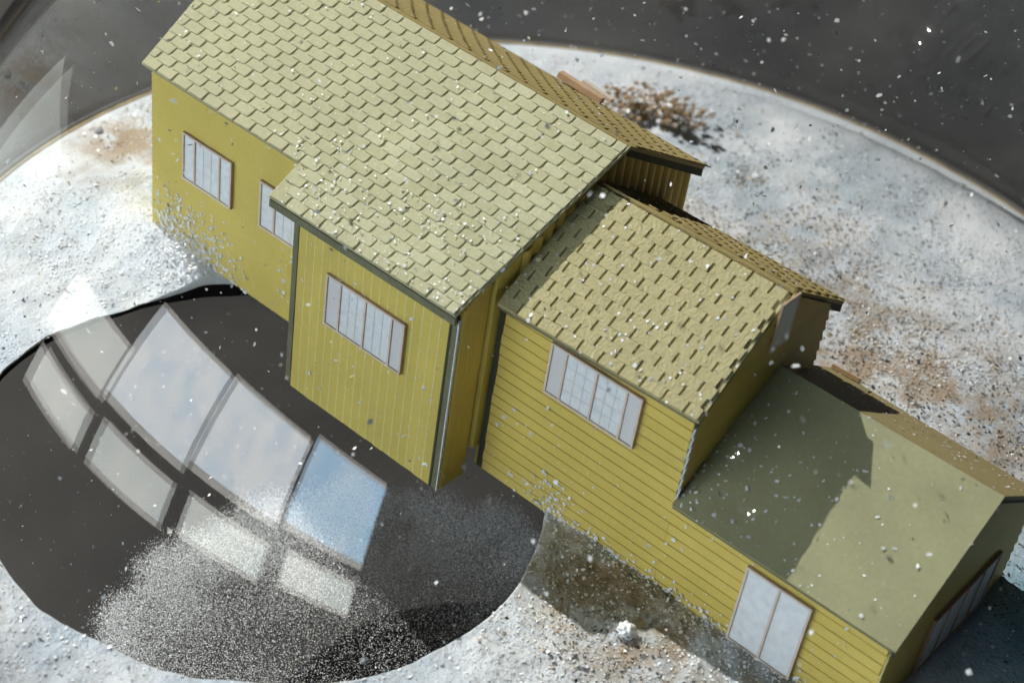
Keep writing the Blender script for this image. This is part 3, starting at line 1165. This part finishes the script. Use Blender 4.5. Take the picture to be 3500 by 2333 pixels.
moss = empty('dried_moss_bush', (-2.80, 6.35, 0.0))
moss.scale = (0.95, 0.95, 0.72)
tag(moss, 'brown tuft of dried moss dusted with white behind the house', 'bush')
blob_me = []
for k_ in range(5):
    bm = bmesh.new()
    bmesh.ops.create_icosphere(bm, subdivisions=2, radius=1)
    for v in bm.verts:
        v.co *= 1 + 0.5 * noise.fractal(v.co * 2 + V((k_ * 3.1, 0, 0)), 1, 2, 2)
    me = bpy.data.meshes.new('moss_knot')
    bm.to_mesh(me)
    bm.free()
    blob_me.append(me)
vs, fs = [], []
wv, wf = [], []
tw = MB()
rr = random.Random(3)
for i in range(60):
    # twigs fan out from the foot and carry knots
    an = rr.choice((rr.gauss(0.7, 0.45), rr.gauss(3.4, 0.5), rr.gauss(1.6, 0.8)))
    L = rr.uniform(0.12, 0.72)
    tip = V((math.cos(an) * L * 1.15, math.sin(an) * L * 0.9, rr.uniform(0.08, 0.42)))
    tw.bar((0, 0, 0.02), tip, (0, 0, 0.012), (0.012, 0.006, 0))
    for j in range(12):
        t_ = rr.uniform(0.35, 1.05)
        p_ = tip * t_ + V((rr.gauss(0, .06), rr.gauss(0, .06), rr.gauss(0, .05)))
        p_.z = max(0.03, p_.z)
        white = rr.random() < 0.36
        s_ = rr.uniform(0.014, 0.042)
        me = blob_me[rr.randrange(5)]
        VV, FF = (wv, wf) if white else (vs, fs)
        k0 = len(VV)
        VV += [p_ + v.co * s_ for v in me.vertices]
        FF += [tuple(q + k0 for q in pl.vertices) for pl in me.polygons]
mesh_obj('moss_knots', vs, fs, M['moss'], moss)
mesh_obj('snow_dusting', wv, wf, M['flake'], moss)
tw.build('twigs', M['moss'], moss)

# ------------------------------------------------------------------ sash windows of the room, mirrored in the glass
def room_window(phi_deg, a0, w, lower, label, group, up_mat, roll=5.0, D=28.0, b0=2.8, b1=10.5, low_mat=None):
    ph = math.radians(phi_deg)
    n = V((math.cos(ph), math.sin(ph), 0))
    e = V((-math.sin(ph), math.cos(ph), 0))
    cr, sr = math.cos(math.radians(roll)), math.sin(math.radians(roll))
    e2 = e * cr + V((0, 0, 1)) * sr
    u2 = V((0, 0, 1)) * cr - e * sr
    org = V((GC.x, GC.y, GC.z)) + n * D
    base = org + e2 * (a0 + w / 2) + u2 * (lower[2] - 0.4)
    root = empty('sash_window', base)
    tag(root, label, 'window', group)

    def P(a, b, d):
        return org + e2 * a + u2 * b + n * d - base

    def bx(nm, a_, b_, c_, d_, z0_, z1_, mat):
        vs_ = [P(a_, c_, z0_), P(b_, c_, z0_), P(b_, d_, z0_), P(a_, d_, z0_), P(a_, c_, z1_), P(b_, c_, z1_), P(b_, d_, z1_), P(a_, d_, z1_)]
        return mesh_obj(nm, vs_, BOXF, mat, root)
    k_ = 0.52 if phi_deg > -150 else 0.05
    bx('upper_pane', a0, a0 + w, b0 + k_, b1 - k_ * .6, 0.0, 0.05, up_mat)
    bx('ghost_image_band', a0, a0 + w, b0, b0 + k_ - .02, 0.0, 0.05, M['sky_band'])
    bx('ghost_image_band', a0, a0 + w, b1 - k_ * .6 + .02, b1, 0.0, 0.05, M['sky_band'])
    l0, l1, m0, m1 = a0 + lower[0], a0 + w - lower[1], lower[2], lower[3]
    bx('lower_pane', l0, l1, m0 + k_ * .7, m1 - k_ * .6, 0.0, 0.05, low_mat or M['sky_low'])
    bx('ghost_image_band', l0, l1, m0, m0 + k_ * .7 - .02, 0.0, 0.05, M['sky_band'])
    bx('ghost_image_band', l0, l1, m1 - k_ * .6 + .02, m1, 0.0, 0.05, M['sky_band'])
    fr = [(a0 - .22, a0 - .01, b0 - .2, b1 + .2), (a0 + w + .01, a0 + w + .22, b0 - .2, b1 + .2), (a0, a0 + w, b1 + .01, b1 + .3), (a0, a0 + w, b0 - .3, b0 - .01),
          (l0 - .2, l0 - .01, m0 - .2, m1 + .2), (l1 + .01, l1 + .2, m0 - .2, m1 + .2), (l0, l1, m1 + .01, m1 + .25), (l0, l1, m0 - .25, m0 - .01)]
    for q in fr:
        bx('frame', *q, -0.06, 0.12, M['window_frame'])
    return root


OVL = 'tall sash window showing pale overcast sky, mirrored in the lower left of the globe'
OVG = 'overcast windows mirrored in the glass'
room_window(-114, -11.3, 7.6, (0.9, 0.2, 1.9, 4.65), OVL, OVG, M['sky_low'], b0=5.4, b1=9.4)
room_window(-114, -3.5, 7.4, (0.9, 0.1, 2.0, 5.05), OVL, OVG, M['sky_grey'], b0=5.8, b1=13.1)
room_window(-114, 4.25, 7.2, (0.9, 0.1, 2.4, 5.3), OVL, OVG, M['sky_grey'], b0=6.3, b1=13.3)
room_window(-114, 11.9, 7.0, (0.95, 0.1, 2.9, 5.7), 'sash window with blue sky and white cloud, mirrored in the globe', None, M['sky_blue'], b0=6.7, b1=13.9)
room_window(-180, 6.6, 9.0, (0.3, 0.3, -6.0, -1.2), 'dim sash window mirrored near the left rim of the globe', None, M['sky_dim'], roll=12.0, b0=-0.8, b1=5.6, low_mat=M['sky_dim'])

# ------------------------------------------------------------------ small ceiling spotlights glinting in the glass
mB, ntB, bB = new_mat('lit_bulb')
ntB.nodes.remove(bB)
eB = ntB.nodes.new('ShaderNodeEmission')
eB.inputs[0].default_value = (1.0, 0.98, 0.95, 1)
eB.inputs[1].default_value = 90.0
ntB.links.new(eB.outputs[0], ntB.nodes['Material Output'].inputs[0])
for (loc, lab, grp) in (((18.8, -10.4, 16.6), 'lit spotlight whose glint on the glass sits nearer the wing gable', 'spotlights glinting over the garage roof'),
                        ((20.8, -10.8, 13.75), 'lit spotlight whose glint on the glass sits nearer the garage door', 'spotlights glinting over the garage roof'),
                        ((6.9, 15.0, 21.6), 'lit spotlight glinting on the glass above the far rim', None)):
    root = empty('spotlight', loc)
    tag(root, lab, 'spotlight', grp)
    axis = (GC - V(loc)).normalized()
    q = axis.to_track_quat('Z', 'Y').to_matrix().to_4x4()
    vs, fs = lathe([(0.02, -0.75), (0.30, -0.75), (0.42, -0.2), (0.42, 0.22), (0.38, 0.22), (0.36, -0.12), (0.02, -0.14)], V((0, 0, 0)), 24)
    o = mesh_obj('housing', [q @ v for v in vs], fs, M['window_frame'], root, False)
    vs, fs = lathe([(0.001, 0.07), (0.05, 0.055), (0.075, 0.02), (0.08, -0.1)], V((0, 0, 0)), 20)
    mesh_obj('bulb', [q @ v for v in vs], fs, mB, root, True)
